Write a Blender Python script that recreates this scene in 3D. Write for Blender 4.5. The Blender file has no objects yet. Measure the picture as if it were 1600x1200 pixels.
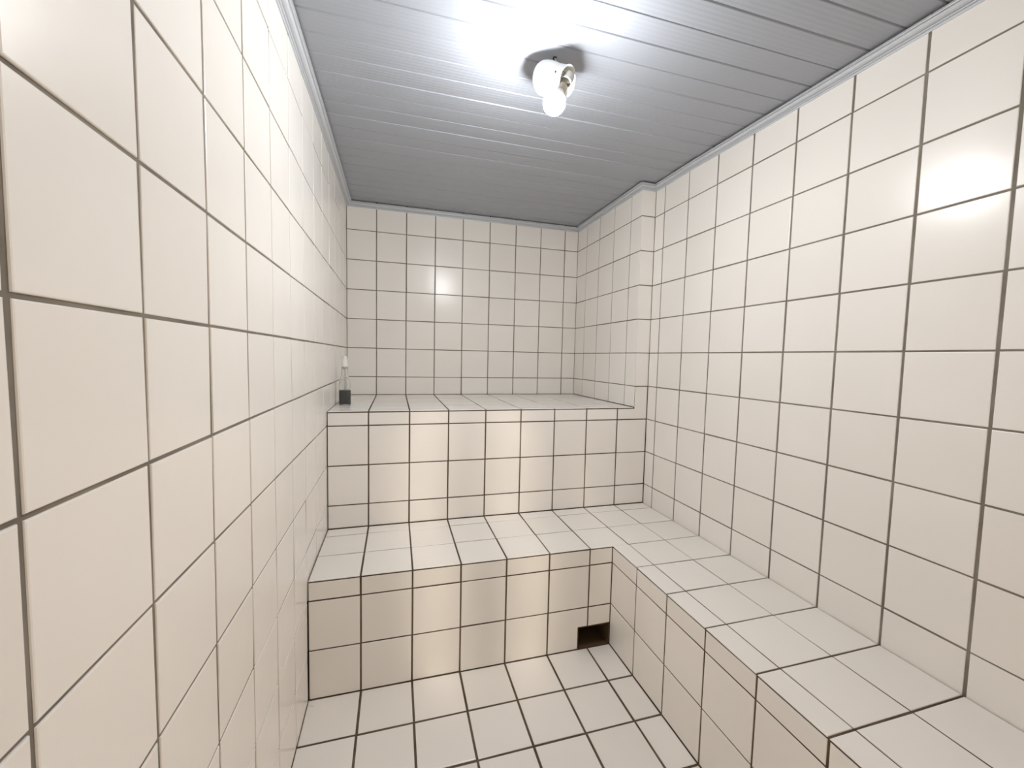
import bpy, bmesh, math, random
from mathutils import Vector, Matrix

random.seed(7)
S = 0.204                      # one tile pitch in metres; the room is measured in tile pitches
scene = bpy.context.scene
COL = scene.collection

# ------------------------------------------------------------------ camera
CAM = (1.652, -15.126, -0.2268)
RX, RY, RZ = -0.06418, -0.02208, -0.27787
F_PX = 638.52
Rm = Matrix.Rotation(RZ, 3, 'Z') @ Matrix.Rotation(RX, 3, 'X') @ Matrix.Rotation(RY, 3, 'Y')
cam_data = bpy.data.cameras.new('camera')
cam = bpy.data.objects.new('camera', cam_data)
COL.objects.link(cam)
right, fwd, up = Rm.col[0], Rm.col[1], Rm.col[2]
m3 = Matrix((right, up, -fwd)).transposed()
cam.matrix_world = Matrix.Translation(Vector(CAM) * S) @ m3.to_4x4()
cam_data.sensor_width = 36.0
cam_data.lens = F_PX / 1600.0 * 36.0
cam_data.clip_start = 0.01
scene.camera = cam

# ------------------------------------------------------------------ world, exposure
world = bpy.data.worlds.new('world')
scene.world = world
world.use_nodes = True
bg = world.node_tree.nodes['Background']
bg.inputs['Color'].default_value = (1.0, 0.70, 0.44, 1)
bg.inputs['Strength'].default_value = 0.95
vs = scene.view_settings
vs.view_transform = 'Standard'
vs.look = 'None'
vs.gamma = 1.0
vs.use_curve_mapping = False
vs.exposure = 0.13
scene.cycles.max_bounces = 24
scene.cycles.diffuse_bounces = 16
scene.cycles.glossy_bounces = 8
scene.cycles.transmission_bounces = 12
scene.cycles.transparent_max_bounces = 12
scene.cycles.use_denoising = True
scene.cycles.sample_clamp_indirect = 6.0
BULB_STRENGTH = 520.0

# added warm lights, unseen behind the camera: a spot through slits, a panel beside it
def added_light(name, kind, pos, target, energy, color):
    d = bpy.data.lights.new(name, kind)
    d.energy = energy
    d.color = color
    o = bpy.data.objects.new(name, d)
    o.location = Vector(pos) * S
    o.rotation_euler = (Vector(target) - Vector(pos)).to_track_quat('-Z', 'Y').to_euler()
    COL.objects.link(o)
    return d
spot = added_light('added_band_spot', 'SPOT', (3.6, -22.0, 3.0), (3.6, -6.8, -3.9), 150.0, (1.0, 0.85, 0.70))  # added to throw the two light bands on the risers
spot.spot_size = math.radians(23)
spot.spot_blend = 0.35
spot.shadow_soft_size = 0.07
panel = added_light('added_left_fill', 'AREA', (9.6, -20.6, -1.5), (1.0, -12.0, -1.5), 16.0, (1.0, 0.78, 0.55))  # added fill, warms and brightens the near left wall
panel.shape = 'RECTANGLE'
panel.size = 0.6
panel.size_y = 1.4

# ------------------------------------------------------------------ materials
def mat(name, col, rough=0.5, metal=0.0, spec=0.5):
    m = bpy.data.materials.new(name)
    m.use_nodes = True
    b = m.node_tree.nodes['Principled BSDF']
    b.inputs['Base Color'].default_value = (*col, 1)
    b.inputs['Roughness'].default_value = rough
    b.inputs['Metallic'].default_value = metal
    b.inputs['Specular IOR Level'].default_value = spec
    return m, m.node_tree.nodes, m.node_tree.links, b

def tile_material():
    m, N, L, b = mat('glazed_tile', (0.8, 0.76, 0.7), 0.30)
    oi = N.new('ShaderNodeObjectInfo')
    ramp = N.new('ShaderNodeValToRGB')
    ramp.color_ramp.elements[0].color = (0.862, 0.830, 0.784, 1)
    ramp.color_ramp.elements[1].color = (0.890, 0.862, 0.820, 1)
    L.new(oi.outputs['Random'], ramp.inputs['Fac'])
    geo = N.new('ShaderNodeNewGeometry')
    n1 = N.new('ShaderNodeTexNoise')
    n1.inputs['Scale'].default_value = 2.2
    n1.inputs['Detail'].default_value = 2.0
    L.new(geo.outputs['Position'], n1.inputs['Vector'])
    mr = N.new('ShaderNodeMapRange')
    mr.inputs['From Min'].default_value = 0.3
    mr.inputs['From Max'].default_value = 0.7
    mr.inputs['To Min'].default_value = 0.98
    mr.inputs['To Max'].default_value = 1.02
    L.new(n1.outputs['Fac'], mr.inputs['Value'])
    hsv = N.new('ShaderNodeHueSaturation')
    L.new(ramp.outputs['Color'], hsv.inputs['Color'])
    L.new(mr.outputs['Result'], hsv.inputs['Value'])
    L.new(hsv.outputs['Color'], b.inputs['Base Color'])
    n2 = N.new('ShaderNodeTexNoise')
    n2.inputs['Scale'].default_value = 13.0
    n2.inputs['Detail'].default_value = 2.0
    L.new(geo.outputs['Position'], n2.inputs['Vector'])
    bp = N.new('ShaderNodeBump')
    bp.inputs['Strength'].default_value = 0.10
    bp.inputs['Distance'].default_value = 0.004
    L.new(n2.outputs['Fac'], bp.inputs['Height'])
    L.new(bp.outputs['Normal'], b.inputs['Normal'])
    n3 = N.new('ShaderNodeTexNoise')
    n3.inputs['Scale'].default_value = 6.0
    L.new(geo.outputs['Position'], n3.inputs['Vector'])
    mr3 = N.new('ShaderNodeMapRange')
    mr3.inputs['To Min'].default_value = 0.225
    mr3.inputs['To Max'].default_value = 0.265
    L.new(n3.outputs['Fac'], mr3.inputs['Value'])
    L.new(mr3.outputs['Result'], b.inputs['Roughness'])
    return m

def grout_material(name, c0, c1):
    m, N, L, b = mat(name, c0, 0.9, spec=0.2)
    geo = N.new('ShaderNodeNewGeometry')
    n = N.new('ShaderNodeTexNoise')
    n.inputs['Scale'].default_value = 9.0
    n.inputs['Detail'].default_value = 6.0
    L.new(geo.outputs['Position'], n.inputs['Vector'])
    r = N.new('ShaderNodeValToRGB')
    r.color_ramp.elements[0].position = 0.3
    r.color_ramp.elements[1].position = 0.75
    r.color_ramp.elements[0].color = (*c0, 1)
    r.color_ramp.elements[1].color = (*c1, 1)
    L.new(n.outputs['Fac'], r.inputs['Fac'])
    L.new(r.outputs['Color'], b.inputs['Base Color'])
    return m

def ceiling_material():
    m, N, L, b = mat('grey_pvc', (0.35, 0.372, 0.415), 0.36, spec=0.35)
    geo = N.new('ShaderNodeNewGeometry')
    sep = N.new('ShaderNodeSeparateXYZ')
    L.new(geo.outputs['Position'], sep.inputs['Vector'])
    mul = N.new('ShaderNodeMath'); mul.operation = 'MULTIPLY'
    mul.inputs[1].default_value = 2 * math.pi / (0.08 * S)
    L.new(sep.outputs['Y'], mul.inputs[0])
    sn = N.new('ShaderNodeMath'); sn.operation = 'SINE'
    L.new(mul.outputs[0], sn.inputs[0])
    bp = N.new('ShaderNodeBump')
    bp.inputs['Strength'].default_value = 0.25
    bp.inputs['Distance'].default_value = 0.0006
    L.new(sn.outputs[0], bp.inputs['Height'])
    L.new(bp.outputs['Normal'], b.inputs['Normal'])
    n = N.new('ShaderNodeTexNoise')
    n.inputs['Scale'].default_value = 1.5
    L.new(geo.outputs['Position'], n.inputs['Vector'])
    mr = N.new('ShaderNodeMapRange')
    mr.inputs['To Min'].default_value = 0.26
    mr.inputs['To Max'].default_value = 0.42
    L.new(n.outputs['Fac'], mr.inputs['Value'])
    L.new(mr.outputs['Result'], b.inputs['Roughness'])
    return m

M_TILE = tile_material()
M_GROUT = grout_material('grey_grout', (0.165, 0.145, 0.12), (0.29, 0.26, 0.22))
M_GROUT_DARK = grout_material('brown_grout', (0.075, 0.055, 0.038), (0.16, 0.125, 0.09))
M_CEIL = ceiling_material()
M_TRIM = mat('trim_pvc', (0.56, 0.585, 0.62), 0.4)[0]
M_RECESS = mat('bare_render', (0.10, 0.065, 0.035), 0.95, spec=0.1)[0]
M_WHITE = mat('white_plastic', (0.83, 0.83, 0.80), 0.35)[0]
M_STEEL = mat('dull_steel', (0.55, 0.52, 0.47), 0.35, 1.0)[0]
M_DARK = mat('dark_rubber', (0.02, 0.02, 0.025), 0.5)[0]
M_LIQUID = mat('dark_liquid', (0.004, 0.002, 0.003), 0.4, spec=0.1)[0]
M_TUBE = mat('clear_tube', (0.8, 0.8, 0.78), 0.3)[0]
M_GLASS, _n, _l, _b = mat('clear_glass', (0.97, 0.98, 0.97), 0.03)
_b.inputs['Transmission Weight'].default_value = 0.95
_b.inputs['IOR'].default_value = 1.46
_b.inputs['Specular IOR Level'].default_value = 0.25
M_BULB, _n, _l, _b = mat('lit_bulb', (1, 1, 1), 0.3)
_b.inputs['Emission Color'].default_value = (0.97, 0.985, 1.0, 1)
_b.inputs['Emission Strength'].default_value = BULB_STRENGTH

# ------------------------------------------------------------------ helpers
def link(name, me, parent=None):
    o = bpy.data.objects.new(name, me)
    COL.objects.link(o)
    if parent:
        o.parent = parent
    return o

def mesh_from_bm(name, bm, m, smooth=False):
    bmesh.ops.recalc_face_normals(bm, faces=bm.faces[:])
    for f in bm.faces:
        f.smooth = smooth
    me = bpy.data.meshes.new(name)
    bm.to_mesh(me)
    bm.free()
    me.materials.append(m)
    return me

def prism_bm(poly, z0, z1, bm=None):
    bm = bm or bmesh.new()
    lo = [bm.verts.new((x * S, y * S, z0 * S)) for x, y in poly]
    hi = [bm.verts.new((x * S, y * S, z1 * S)) for x, y in poly]
    n = len(poly)
    bm.faces.new(lo[::-1]); bm.faces.new(hi)
    for i in range(n):
        bm.faces.new((lo[i], lo[(i + 1) % n], hi[(i + 1) % n], hi[i]))
    return bm

def rect(x0, x1, y0, y1):
    return [(x0, y0), (x1, y0), (x1, y1), (x0, y1)]

def struct(o, kind='structure'):
    o['kind'] = kind
    return o

def tag(o, label, cat, group=None):
    o['label'] = label
    o['category'] = cat
    if group:
        o['group'] = group

# a tile: a polygon with axis-parallel edges, thin slab with a cushioned rim
TILE_BACK, TILE_BEV = -0.016, 0.010
_cache = {}
def inset(poly, d):
    n = len(poly); out = []
    for i in range(n):
        p, q, r = Vector(poly[i - 1]), Vector(poly[i]), Vector(poly[(i + 1) % n])
        e1 = (q - p).normalized(); e2 = (r - q).normalized()
        n1 = Vector((-e1.y, e1.x)); n2 = Vector((-e2.y, e2.x))
        out.append(tuple(q + (n1 + n2) * d))      # right-angled corners only
    return out

def tile_mesh(poly):
    key = tuple((round(a, 3), round(b, 3)) for a, b in poly)
    if key in _cache:
        return _cache[key]
    bm = bmesh.new()
    b = TILE_BEV
    rings = [(0, TILE_BACK), (0, -b), (b * 0.28, -b * 0.30), (b, 0)]
    vr = []
    for d, z in rings:
        vr.append([bm.verts.new((x * S, y * S, z * S)) for x, y in inset(poly, d)])
    n = len(poly)
    for a, c in zip(vr, vr[1:]):
        for i in range(n):
            f = bm.faces.new((a[i], a[(i + 1) % n], c[(i + 1) % n], c[i]))
    bm.faces.new(vr[-1])
    me = mesh_from_bm('tile', bm, M_TILE)
    _cache[key] = me
    return me

def frame_matrix(origin, u, v):
    u = Vector(u); v = Vector(v); w = u.cross(v)
    M = Matrix((u, v, w)).transposed().to_4x4()
    M.translation = Vector(origin) * S
    return M

def lay_poly(parent, F, poly, tilt=0.22, lift=0.0, lean=0.0):
    """poly in surface coordinates (u, v), counter-clockwise, already reduced by the joints"""
    cx = sum(p[0] for p in poly) / len(poly); cy = sum(p[1] for p in poly) / len(poly)
    me = tile_mesh([(x - cx, y - cy) for x, y in poly])
    o = link('tile', me, parent)
    a, b = math.radians(random.gauss(0, tilt)), math.radians(random.gauss(0, tilt))
    a = max(-.5, min(.5, a)); b = max(-.5, min(.5, b))
    o.matrix_world = F @ Matrix.Translation((cx * S, cy * S, (lift + random.uniform(-.0012, .0012)) * S)) @ \
        Matrix.Rotation(a + lean, 4, 'X') @ Matrix.Rotation(b, 4, 'Y')
    return o

def cuts(lo, hi, phase):
    k = math.floor(lo - phase) + 1
    out = [lo]
    while k + phase < hi - 1e-6:
        if k + phase > lo + 1e-6:
            out.append(k + phase)
        k += 1
    return out + [hi]

def lay(parent, F, ur, vr, up=0.0, vp=0.0, gu=0.032, gv=0.026, skip=None, m=None, **kw):
    """rows of tiles over the rectangle ur x vr; joints on the lines up+k, vp+k"""
    U, V = cuts(*ur, up), cuts(*vr, vp)
    for i in range(len(U) - 1):
        for j in range(len(V) - 1):
            u0, u1, v0, v1 = U[i], U[i + 1], V[j], V[j + 1]
            if skip and skip(u0, u1, v0, v1):
                continue
            e = [gu / 2, gu / 2, gv / 2, gv / 2]        # joint left free on each side; the rim of the area may differ
            if m:
                if i == 0 and m[0] is not None: e[0] = m[0]
                if i == len(U) - 2 and m[1] is not None: e[1] = m[1]
                if j == 0 and m[2] is not None: e[2] = m[2]
                if j == len(V) - 2 and m[3] is not None: e[3] = m[3]
            ju = random.uniform(-.0025, .0025); jv = random.uniform(-.0025, .0025)
            a, b, c, d = u0 + e[0], u1 - e[1], v0 + e[2], v1 - e[3]
            if i: a += ju
            if i < len(U) - 2: b += ju
            if j: c += jv
            if j < len(V) - 2: d += jv
            if b - a < 0.03 or d - c < 0.03:
                continue
            lay_poly(parent, F, rect(a, b, c, d), **kw)

# ------------------------------------------------------------------ measures (tile pitches)
XL, XC, XR, XB = 0.034, 8.547, 9.0, 6.583
Y2, Y1 = -4.378, -6.80
ZB2, ZB1, ZF = -1.634, -4.590, -6.995
YF = -16.2                     # wall behind the camera
GY = -0.80                     # phase of the joints along y
BK = 0.011                     # joints lie this far behind the tile faces

def zt(y):                     # lower edge of the moulding; the ceiling droops towards the camera
    t = -y
    z = 4.745 - 0.004 * min(t, 5.5)
    if t > 5.5:
        z -= 0.031 * (min(t, 12) - 5.5)
    if t > 12:
        z -= 0.01 * (t - 12)
    return z
CEIL_UP = 0.188
def zc(y):
    return zt(y) + CEIL_UP
ZTOP = 5.15

# ------------------------------------------------------------------ walls and floor
def slab(name, poly, z0, z1, m=None):
    return struct(link(name, mesh_from_bm(name, prism_bm(poly, z0, z1), m or M_GROUT)))

wall_left = slab('wall_left', rect(XL - BK - 0.5, XL - BK, YF - 0.5, 0.5), ZF - 0.5, ZTOP)
wall_back = slab('wall_back', rect(XL - BK, XR + BK, BK, 0.5), ZF - 0.5, ZTOP)
wall_right = slab('wall_right', rect(XR + BK, XR + 0.5, YF - 0.5, 0.5), ZF - 0.5, ZTOP)
wall_pier = slab('wall_pier', rect(XC + BK, XR + BK, Y2 + .020, BK), ZB2 + .01, ZTOP)
floor = slab('floor', rect(XL - BK, XR + BK, YF, BK), ZF - 0.5, ZF - BK, M_GROUT_DARK)

# front wall behind the camera, with the doorway
def front_wall():
    bm = bmesh.new()
    pts = [(XL - BK, ZF - .5), (2.2, ZF - .5), (2.2, 3.4), (6.4, 3.4), (6.4, ZF - .5), (XR + BK, ZF - .5), (XR + BK, ZTOP), (XL - BK, ZTOP)]
    a = [bm.verts.new((x * S, (YF - BK) * S, z * S)) for x, z in pts]
    b = [bm.verts.new((x * S, (YF - .8) * S, z * S)) for x, z in pts]
    bm.faces.new(a); bm.faces.new(b[::-1])
    n = len(pts)
    for i in range(n):
        bm.faces.new((a[i], b[i], b[(i + 1) % n], a[(i + 1) % n]))
    return struct(link('wall_front', mesh_from_bm('wall_front', bm, M_GROUT)))
wall_front = front_wall()
# added unseen leaf in the doorway's left part; its two slits shape the riser bands
def slit_mask():
    bm = bmesh.new()
    y0, y1 = YF - .45, YF - .25
    for x0, x1 in ((2.2, 3.03), (3.36, 3.80), (4.13, 4.7)):
        prism_bm(rect(x0, x1, y0, y1), ZF, 3.4, bm)
    for z0, z1 in ((ZF, ZF + .6), (2.6, 3.4)):
        for x0, x1 in ((3.03, 3.36), (3.80, 4.13)):
            prism_bm(rect(x0, x1, y0, y1), z0, z1, bm)
    return struct(link('band_mask', mesh_from_bm('band_mask', bm, M_TRIM)))
slit_mask()

F_left = frame_matrix((XL, 0, 0), (0, 1, 0), (0, 0, 1))          # u = y, normal +x
lay(wall_left, F_left, (YF, 0), (ZF, 5.0), up=GY, vp=0,
    skip=lambda u0, u1, v0, v1: (u0 >= Y2 and v1 <= ZB2 - .5) or (u0 >= Y1 - .01 and v1 <= ZB1 - .3), gu=0.036, m=(None, .008, None, None))
F_back = frame_matrix((0, 0, 0), (1, 0, 0), (0, 0, 1))           # normal -y
lay(wall_back, F_back, (XL, XC), (ZB2, 5.0), up=0, vp=0, tilt=0.28, m=(.012, .006, None, None))
F_right = frame_matrix((XR, 0, 0), (0, -1, 0), (0, 0, 1))        # u = -y, normal -x
lay(wall_right, F_right, (-Y2, -YF), (ZB1 - .12, 5.0), up=-GY, vp=0, gu=0.036, m=(.006, None, None, None))
F_pier = frame_matrix((XC, 0, 0), (0, -1, 0), (0, 0, 1))
lay(wall_pier, F_pier, (0, -Y2), (ZB2, 5.0), up=-GY, vp=0, m=(.006, .020, None, None))
F_jog = frame_matrix((0, Y2, 0), (1, 0, 0), (0, 0, 1))
lay(wall_pier, F_jog, (XC, XR), (-1, 5.0), up=0, vp=0, m=(.012, .006, None, None))
F_floor = frame_matrix((0, 0, ZF), (1, 0, 0), (0, 1, 0))
lay(floor, F_floor, (XL, XB), (YF, Y1), up=0, vp=GY, gu=0.042, gv=0.042, m=(.008, .014, None, .014))
F_front = frame_matrix((0, YF, 0), (-1, 0, 0), (0, 0, 1))
lay(wall_front, F_front, (-XR, -XL), (ZF, 5.0), up=0, vp=0,
    skip=lambda u0, u1, v0, v1: u0 < -2.2 and u1 > -6.5 and v0 < 3.4)

# ------------------------------------------------------------------ benches
def apply_cut(o, box):
    cut = bpy.data.objects.new('cut', mesh_from_bm('cut', prism_bm(rect(box[0], box[1], box[2], box[3]), box[4], box[5]), M_RECESS))
    COL.objects.link(cut)
    md = o.modifiers.new('cut', 'BOOLEAN')
    md.operation = 'DIFFERENCE'; md.object = cut; md.solver = 'EXACT'
    bpy.context.view_layer.update()
    dg = bpy.context.evaluated_depsgraph_get()
    me = bpy.data.meshes.new_from_object(o.evaluated_get(dg))
    o.modifiers.clear()
    o.data = me
    bpy.data.objects.remove(cut)

def dz1(y):                    # the bench along the right wall falls a little towards the door
    return -0.0045 * max(0.0, Y1 - y)

low = link('tiled_bench', mesh_from_bm('tiled_bench', prism_bm(
    [(XL + .016, Y2 + .001), (XL + .016, Y1 + BK), (XB + BK, Y1 + BK), (XB + BK, YF + .04), (XR - .016, YF + .04), (XR - .016, Y2 + .001)],
    ZF - .02, ZB1 - BK), M_GROUT_DARK))
for v in low.data.vertices:                # the long arm falls with its tiles
    if v.co.z > (ZB1 - 1) * S and v.co.y < (Y1 - .5) * S:
        v.co.z += dz1(v.co.y / S) * S
tag(low, 'low L-shaped white tiled bench running along the back and the right wall', 'bench')
HX0, HX1, HZ = 5.752, XB - 0.012, -6.462
apply_cut(low, (HX0, HX1, Y1 - .2, Y1 + 0.85, ZF - .2, HZ))
# lining of the square opening at the foot of the bench
bm = bmesh.new()
d = 0.02
for bx in ((HX0, HX0 + d, Y1 + .004, Y1 + .84, ZF - .01, HZ), (HX1 - d, HX1, Y1 + .004, Y1 + .84, ZF - .01, HZ),
           (HX0, HX1, Y1 + .004, Y1 + .84, HZ - d, HZ), (HX0, HX1, Y1 + .82, Y1 + .84, ZF - .01, HZ),
           (HX0, HX1, Y1 + .004, Y1 + .84, ZF - .015, ZF + .012)):
    prism_bm(rect(*bx[:4]), bx[4], bx[5], bm)
o = link('opening_lining', mesh_from_bm('opening_lining', bm, M_RECESS), low)
o['label'] = 'bare brown lining of the dark square opening at the floor'

# lower bench: top, front riser, side riser
F_b1 = frame_matrix((0, 0, ZB1), (1, 0, 0), (0, 1, 0))
lay(low, F_b1, (XL, XR), (Y1, Y2), up=0, vp=GY, gu=0.034, gv=0.022, m=(.020, .020, -.002, .018),
    skip=lambda u0, u1, v0, v1: v0 < Y1 + .5 and u1 > 6.2)
for u0, u1, e in ((6, 7, .016), (7, 8, .011), (8, XR, .020)):       # row at the inner corner of the L
    lay_poly(low, F_b1, rect(u0 + (.016 if u0 == 6 else .011), u1 - e, Y1 + (-.002 if u0 == 6 else .012), Y1 + 1 - .011))
V = cuts(YF + .04, Y1, GY)
for j in range(len(V) - 1):
    v0, v1 = V[j], V[j + 1]
    yc = (v0 + v1) / 2
    Fj = frame_matrix((0, 0, ZB1 + dz1(yc)), (1, 0, 0), (0, 1, 0))
    for u0, u1 in ((XB, 7), (7, 8), (8, XR)):
        lay_poly(low, Fj, rect(u0 + (-.002 if u0 == XB else .011), u1 - (.020 if u1 == XR else .011), v0 + .015, v1 - .015), lean=0.0045)
F_r1 = frame_matrix((0, Y1, 0), (1, 0, 0), (0, 0, 1))
lay(low, F_r1, (XL, XB), (ZF, ZB1), up=0, vp=0, gu=0.034, gv=0.028, m=(.020, .012, None, .046),
    skip=lambda u0, u1, v0, v1: v0 < -6.5 and u1 > 5.5)
g = .016
lay_poly(low, F_r1, [(5 + g, ZF + g), (HX0 - .004, ZF + g), (HX0 - .004, HZ + .004), (6 - g, HZ + .004), (6 - g, -6 - g), (5 + g, -6 - g)])
lay_poly(low, F_r1, rect(6 + g, XB - .01, HZ + .004, -6 - g))
F_s1 = frame_matrix((XB, 0, 0), (0, -1, 0), (0, 0, 1))           # normal -x
for k in range(len(V) - 1):
    v0, v1 = V[k], V[k + 1]
    top = ZB1 + dz1((v0 + v1) / 2)
    for z0, z1 in ((ZF, -6), (-6, -5), (-5, top)):
        lay_poly(low, F_s1, rect(-v1 + (.008 if v1 == Y1 else .016), -v0 - .016, z0 + .013, z1 - (.046 if z1 == top else .013)))

# upper bench
up = link('tiled_bench', mesh_from_bm('tiled_bench', prism_bm(
    [(XL + .016, -0.016), (XL + .016, Y2 + BK), (XR - .016, Y2 + BK), (XR - .016, -0.016)], ZF - .02, ZB2 - BK), M_GROUT_DARK))
tag(up, 'high white tiled bench across the back wall with the bottle on it', 'bench')
F_b2 = frame_matrix((0, 0, ZB2), (1, 0, 0), (0, 1, 0))
lay(up, F_b2, (XL, XC), (Y2, 0), up=0, vp=GY, gu=0.034, gv=0.016, m=(.020, .022, -.002, .022))
F_r2 = frame_matrix((0, Y2, 0), (1, 0, 0), (0, 0, 1))
lay(up, F_r2, (XL, XR), (ZB1, ZB2), up=0, vp=0, gu=0.034, gv=0.028, m=(.020, .020, .018, .046),
    skip=lambda u0, u1, v0, v1: v0 > -2.1 and u1 > 8.5)
lay_poly(up, F_r2, [(8 + g, -2 + g), (XR - .02, -2 + g), (XR - .02, -1 - g), (XC + .026, -1 - g), (XC + .026, ZB2 - .046), (8 + g, ZB2 - .046)])

# ------------------------------------------------------------------ ceiling of narrow boards
ceiling = struct(link('ceiling', mesh_from_bm('ceiling', prism_bm(rect(XL - BK, XR + BK, YF - .3, BK), ZTOP - .05, ZTOP + .1), M_GROUT)))
PITCH = 0.48
def board_mesh(w):
    bm = bmesh.new()
    prof = [(0, .028), (.017, .002), (.026, 0), (w * .5, -.002), (w - .026, 0), (w - .017, .002), (w, .028), (w, .055), (0, .055)]
    a = [bm.verts.new(((XL + .10) * S, y * S, z * S)) for y, z in prof]
    b = [bm.verts.new(((XR - .10) * S, y * S, z * S)) for y, z in prof]
    n = len(prof)
    bm.faces.new(a); bm.faces.new(b[::-1])
    for i in range(n):
        bm.faces.new((a[i], b[i], b[(i + 1) % n], a[(i + 1) % n]))
    return mesh_from_bm('board', bm, M_CEIL)
bme, bme_cut = board_mesh(PITCH), board_mesh(PITCH - .10)
k = 1
while -PITCH * k > YF - .2:
    y = -PITCH * k
    o = link('board', bme if k > 1 else bme_cut, ceiling)
    sl = math.atan((zc(y + PITCH) - zc(y)) / PITCH)
    o.matrix_world = Matrix.Translation((0, y * S, zc(y) * S)) @ Matrix.Rotation(sl + math.radians(random.gauss(0, .35)), 4, 'X') @ \
        Matrix.Rotation(math.radians(random.gauss(0, .03)), 4, 'Y')
    k += 1

# mouldings: one run per wall, profile (distance from wall, height over the lower edge)
PROF = [(0.0, 0.0), (0.018, 0.0), (0.022, 0.016), (0.022, 0.024), (0.012, 0.028), (0.012, 0.036), (0.036, 0.040), (0.042, 0.050),
        (0.030, 0.054), (0.030, 0.062), (0.062, 0.064), (0.088, 0.074), (0.102, 0.092), (0.106, 0.112), (0.092, 0.116), (0.092, 0.124),
        (0.126, 0.126), (0.130, 0.136), (0.120, 0.139), (0.150, 0.142), (0.150, 0.148), (0.0, 0.148)]
def moulding(n, p0, p1, nrm, m0, m1, depth=1.0):
    """run from p0 to p1 along a wall with inward normal nrm; m0, m1: shift of each end per unit of depth (mitre)"""
    p0, p1, nrm = Vector(p0), Vector(p1), Vector(nrm)
    d = (p1 - p0).normalized()
    L = (p1 - p0).length
    steps = 8 if L > 6 else 2
    bm = bmesh.new(); rows = []
    for s in range(steps + 1):
        t = s / steps
        row = []
        for a, h in PROF:
            a *= depth
            q = p0 + d * (L * t) + nrm * a + d * ((m0 * (1 - t) + m1 * t) * a)
            row.append(bm.verts.new((q.x * S, q.y * S, (zt(q.y) + h) * S)))
        rows.append(row)
    n_p = len(PROF)
    for r0, r1 in zip(rows, rows[1:]):
        for i in range(n_p):
            bm.faces.new((r0[i], r1[i], r1[(i + 1) % n_p], r0[(i + 1) % n_p]))
    bm.faces.new(rows[0]); bm.faces.new(rows[-1][::-1])
    return struct(link('trim_%d' % n, mesh_from_bm('trim', bm, M_TRIM)))
moulding(1, (XL, YF), (XL, 0), (1, 0), 0, -1, 1.22)
moulding(2, (XL, 0), (XC, 0), (0, -1), 1, -1)
moulding(3, (XC, 0), (XC, Y2), (-1, 0), 1, 0.97)
moulding(4, (XC, Y2), (XR, Y2), (0, -1), -0.97, -1)
moulding(5, (XR, Y2), (XR, YF), (-1, 0), 1, 0)

# ------------------------------------------------------------------ lathe / tube helpers
def lathe_bm(prof, n=32, bm=None, M=Matrix.Identity(4)):
    bm = bm or bmesh.new()
    rings = []
    for r, h in prof:
        if r < 1e-6:
            rings.append([bm.verts.new(M @ Vector((0, 0, h * S)))])
        else:
            rings.append([bm.verts.new(M @ Vector((r * S * math.cos(2 * math.pi * i / n), r * S * math.sin(2 * math.pi * i / n), h * S))) for i in range(n)])
    for a, b in zip(rings, rings[1:]):
        if len(a) == 1 and len(b) == 1:
            continue
        for i in range(n):
            j = (i + 1) % n
            if len(a) == 1:
                bm.faces.new((a[0], b[j], b[i]))
            elif len(b) == 1:
                bm.faces.new((a[i], a[j], b[0]))
            else:
                bm.faces.new((a[i], a[j], b[j], b[i]))
    return bm

def tube_bm(pts, r, n=8, bm=None):
    bm = bm or bmesh.new()
    pts = [Vector(p) * S for p in pts]
    rings = []
    for i, p in enumerate(pts):
        t = (pts[min(i + 1, len(pts) - 1)] - pts[max(i - 1, 0)]).normalized()
        a = t.orthogonal().normalized(); b = t.cross(a)
        rings.append([bm.verts.new(p + (a * math.cos(2 * math.pi * k / n) + b * math.sin(2 * math.pi * k / n)) * r * S) for k in range(n)])
    for a, b in zip(rings, rings[1:]):
        for k in range(n):
            bm.faces.new((a[k], a[(k + 1) % n], b[(k + 1) % n], b[k]))
    bm.faces.new(rings[0][::-1]); bm.faces.new(rings[-1])
    return bm

def aim(origin, axis):
    q = Vector(axis).to_track_quat('Z', 'Y')
    return Matrix.Translation(Vector(origin) * S) @ q.to_matrix().to_4x4()

def smooth_obj(name, bm, m, parent, angle=35):
    me = mesh_from_bm(name, bm, m, True)
    me.set_sharp_from_angle(angle=math.radians(angle))
    return link(name, me, parent)

# ------------------------------------------------------------------ hanging lamp
A = Vector((4.031, -8.300, 4.495))          # closed, domed end of the cup
B = Vector((4.322, -8.640, 4.292))          # open end
HOOK = Vector((4.208, -8.35, zc(-8.35)))
BULB = Vector((4.072, -8.740, 3.848))
ax = (B - A).normalized(); Lc = (B - A).length
lamp = bpy.data.objects.new('hanging_lamp', None)
lamp.empty_display_size = 0.03
lamp.location = HOOK * S
COL.objects.link(lamp)
tag(lamp, 'lit bulb in a loose white cup-shaped socket hanging under the grey ceiling', 'lamp')
def lamp_part(name, bm, m, parent=None, angle=35):
    me = mesh_from_bm(name, bm, m, True)
    me.transform(Matrix.Translation(-HOOK * S))
    me.set_sharp_from_angle(angle=math.radians(angle))
    return link(name, me, parent or lamp)
r = 0.265
cup = [(0, -.14), (.09, -.132), (.16, -.108), (.212, -.066), (.243, -.01), (.252, .06), (.250, .14), (.240, .22), (.222, .30), (.214, Lc - .02), (.226, Lc), (.222, Lc + .012), (.206, Lc + .004),
       (.196, Lc - .03), (.196, .12), (.17, .05), (.10, .02), (0, .015)]
housing = lamp_part('cup', lathe_bm(cup, 40, M=aim(A, ax)), M_WHITE, angle=50)
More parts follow.
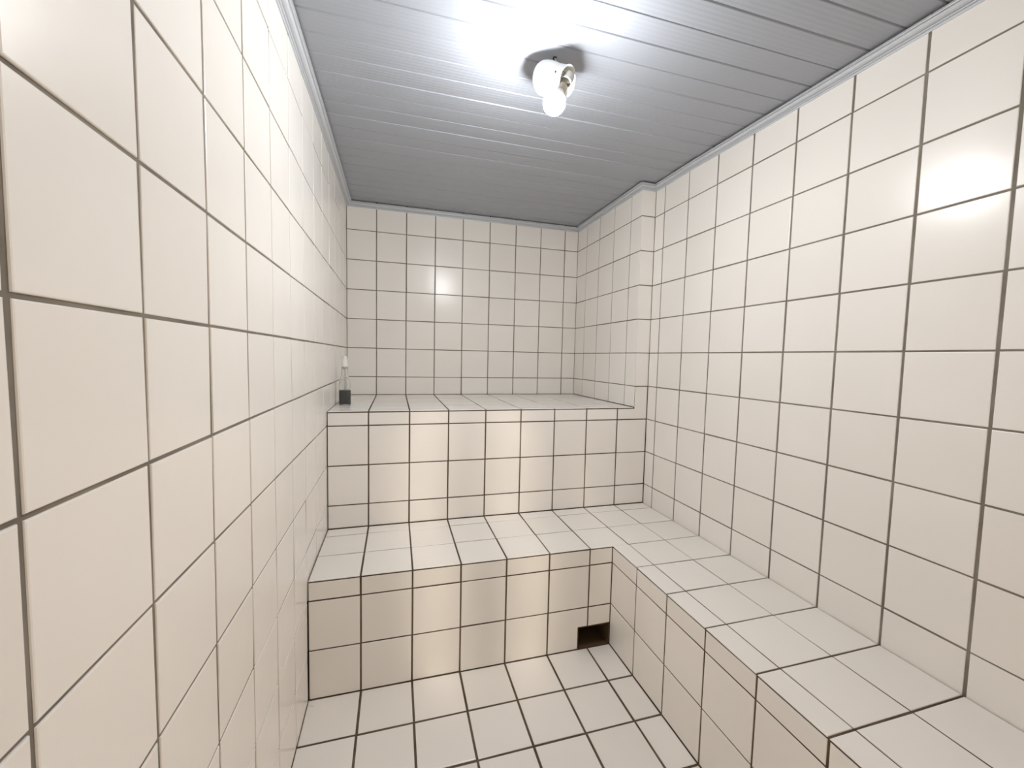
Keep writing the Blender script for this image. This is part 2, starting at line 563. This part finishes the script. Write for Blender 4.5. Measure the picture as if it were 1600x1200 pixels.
# socket inside the open end, bulb leaning out of it downwards
sock0 = B + Vector((.0, -.03, .03))
bdir = (BULB - sock0).normalized()
sk = [(0, -.06), (.085, -.06), (.095, -.04), (.095, .08), (.080, .085), (.080, .02), (0, .02)]
socket = lamp_part('socket', lathe_bm(sk, 24, M=aim(sock0, bdir)), M_STEEL)
bm = bmesh.new()
for s in (-1, 1):
    side = bdir.cross(ax).normalized() * (.10 * s)
    tube_bm([sock0 + side * .9, sock0 + side * 1.1 - ax * .12, sock0 + side * .6 - ax * .26], .014, 6, bm)
lamp_part('bracket', bm, M_STEEL)
scr = [(0, 0)]
for i in range(6):
    scr += [(.066, .01 + i * .022), (.074, .021 + i * .022)]
scr += [(.06, .15), (0, .15)]
dist = (BULB - sock0).length
base0 = BULB - bdir * .315
dome = [(0, -.178)] + [(.178 * math.sin(math.radians(a)), -.178 * math.cos(math.radians(a))) for a in range(12, 127, 8)]
gb = lathe_bm([(rr, -h) for rr, h in dome][::-1], 32, M=aim(BULB, bdir))
bulb = lamp_part('bulb', gb, M_BULB, angle=80)
rr, h = dome[-1]
neck = [(rr, -h), (rr - .004, -h - .010), (.118, -.155), (.098, -.185), (.080, -.215), (.068, -.24), (0, -.24)]
lamp_part('bulb_body', lathe_bm(neck[::-1], 32, M=aim(BULB, bdir)), M_WHITE, bulb)
bulb['label'] = 'glowing dome of the bulb'
lamp_part('screw_base', lathe_bm(scr, 20, M=aim(base0 - bdir * .06, bdir)), M_STEEL, bulb)
scp = A + ax * .26 + Vector((-.10, -.24, -.045)).normalized() * (r - .002)
lamp_part('screw', lathe_bm([(0, .012), (.012, .010), (.018, 0), (.018, -.02), (0, -.02)], 12, M=aim(scp, scp - (A + ax * .26))), M_DARK)
wire_top = HOOK + Vector((0, 0, .03))
lamp_part('wire', tube_bm([wire_top, HOOK + Vector((.015, -.01, -.05)), HOOK + Vector((.03, -.035, -.10)), A + ax * .22 + Vector((0, 0, r - .02))], .014, 8), M_WHITE)
lamp_part('grommet', lathe_bm([(.018, -.012), (.034, -.012), (.036, .004), (.018, .004), (.018, -.012)], 16, M=aim(HOOK, (0, 0, 1))), M_DARK)

# ------------------------------------------------------------------ spray bottle
BOT = Vector((0.305, -3.06, ZB2))
bottle = bpy.data.objects.new('spray_bottle', None)
bottle.empty_display_size = 0.03
bottle.location = BOT * S
COL.objects.link(bottle)
tag(bottle, 'clear bottle half full of dark liquid with a white spray cap in the left corner', 'bottle')
outer = [(0, .012), (.10, .006), (.138, .004), (.152, .020), (.155, .05), (.155, .46), (.152, .54), (.143, .62), (.124, .70), (.106, .77), (.094, .85), (.086, .95), (.082, 1.02)]
inner = [(.068, 1.02), (.074, .95), (.083, .85), (.096, .77), (.115, .70), (.134, .62), (.143, .54), (.146, .46), (.146, .05), (.138, .03), (0, .028)]
smooth_obj('glass_body', lathe_bm(outer + inner, 32), M_GLASS, bottle, 60)
smooth_obj('liquid', lathe_bm([(0, .030), (.140, .032), (.151, .05), (.151, .405), (.149, .415), (0, .414)], 32), M_LIQUID, bottle)
smooth_obj('dip_tube', tube_bm([(0.01, 0, .05), (0.005, 0, .5), (0, 0, 1.05)], .014, 8), M_TUBE, bottle)
smooth_obj('collar', lathe_bm([(.070, 1.0), (.084, 1.0), (.086, 1.055), (0, 1.055)], 24), M_STEEL, bottle)
cap = smooth_obj('spray_cap', lathe_bm([(0, 1.05), (.083, 1.05), (.088, 1.06), (.086, 1.12), (.074, 1.20), (.066, 1.27), (.060, 1.31), (.062, 1.335), (.052, 1.352), (0, 1.354)], 24), M_WHITE, bottle)
noz = smooth_obj('nozzle', lathe_bm([(0, .02), (.010, .02), (.014, .014), (.022, .012), (.024, -.02), (0, -.02)], 14, M=aim((.058, -.028, 1.255), (.9, -.42, 0))), M_WHITE, cap)
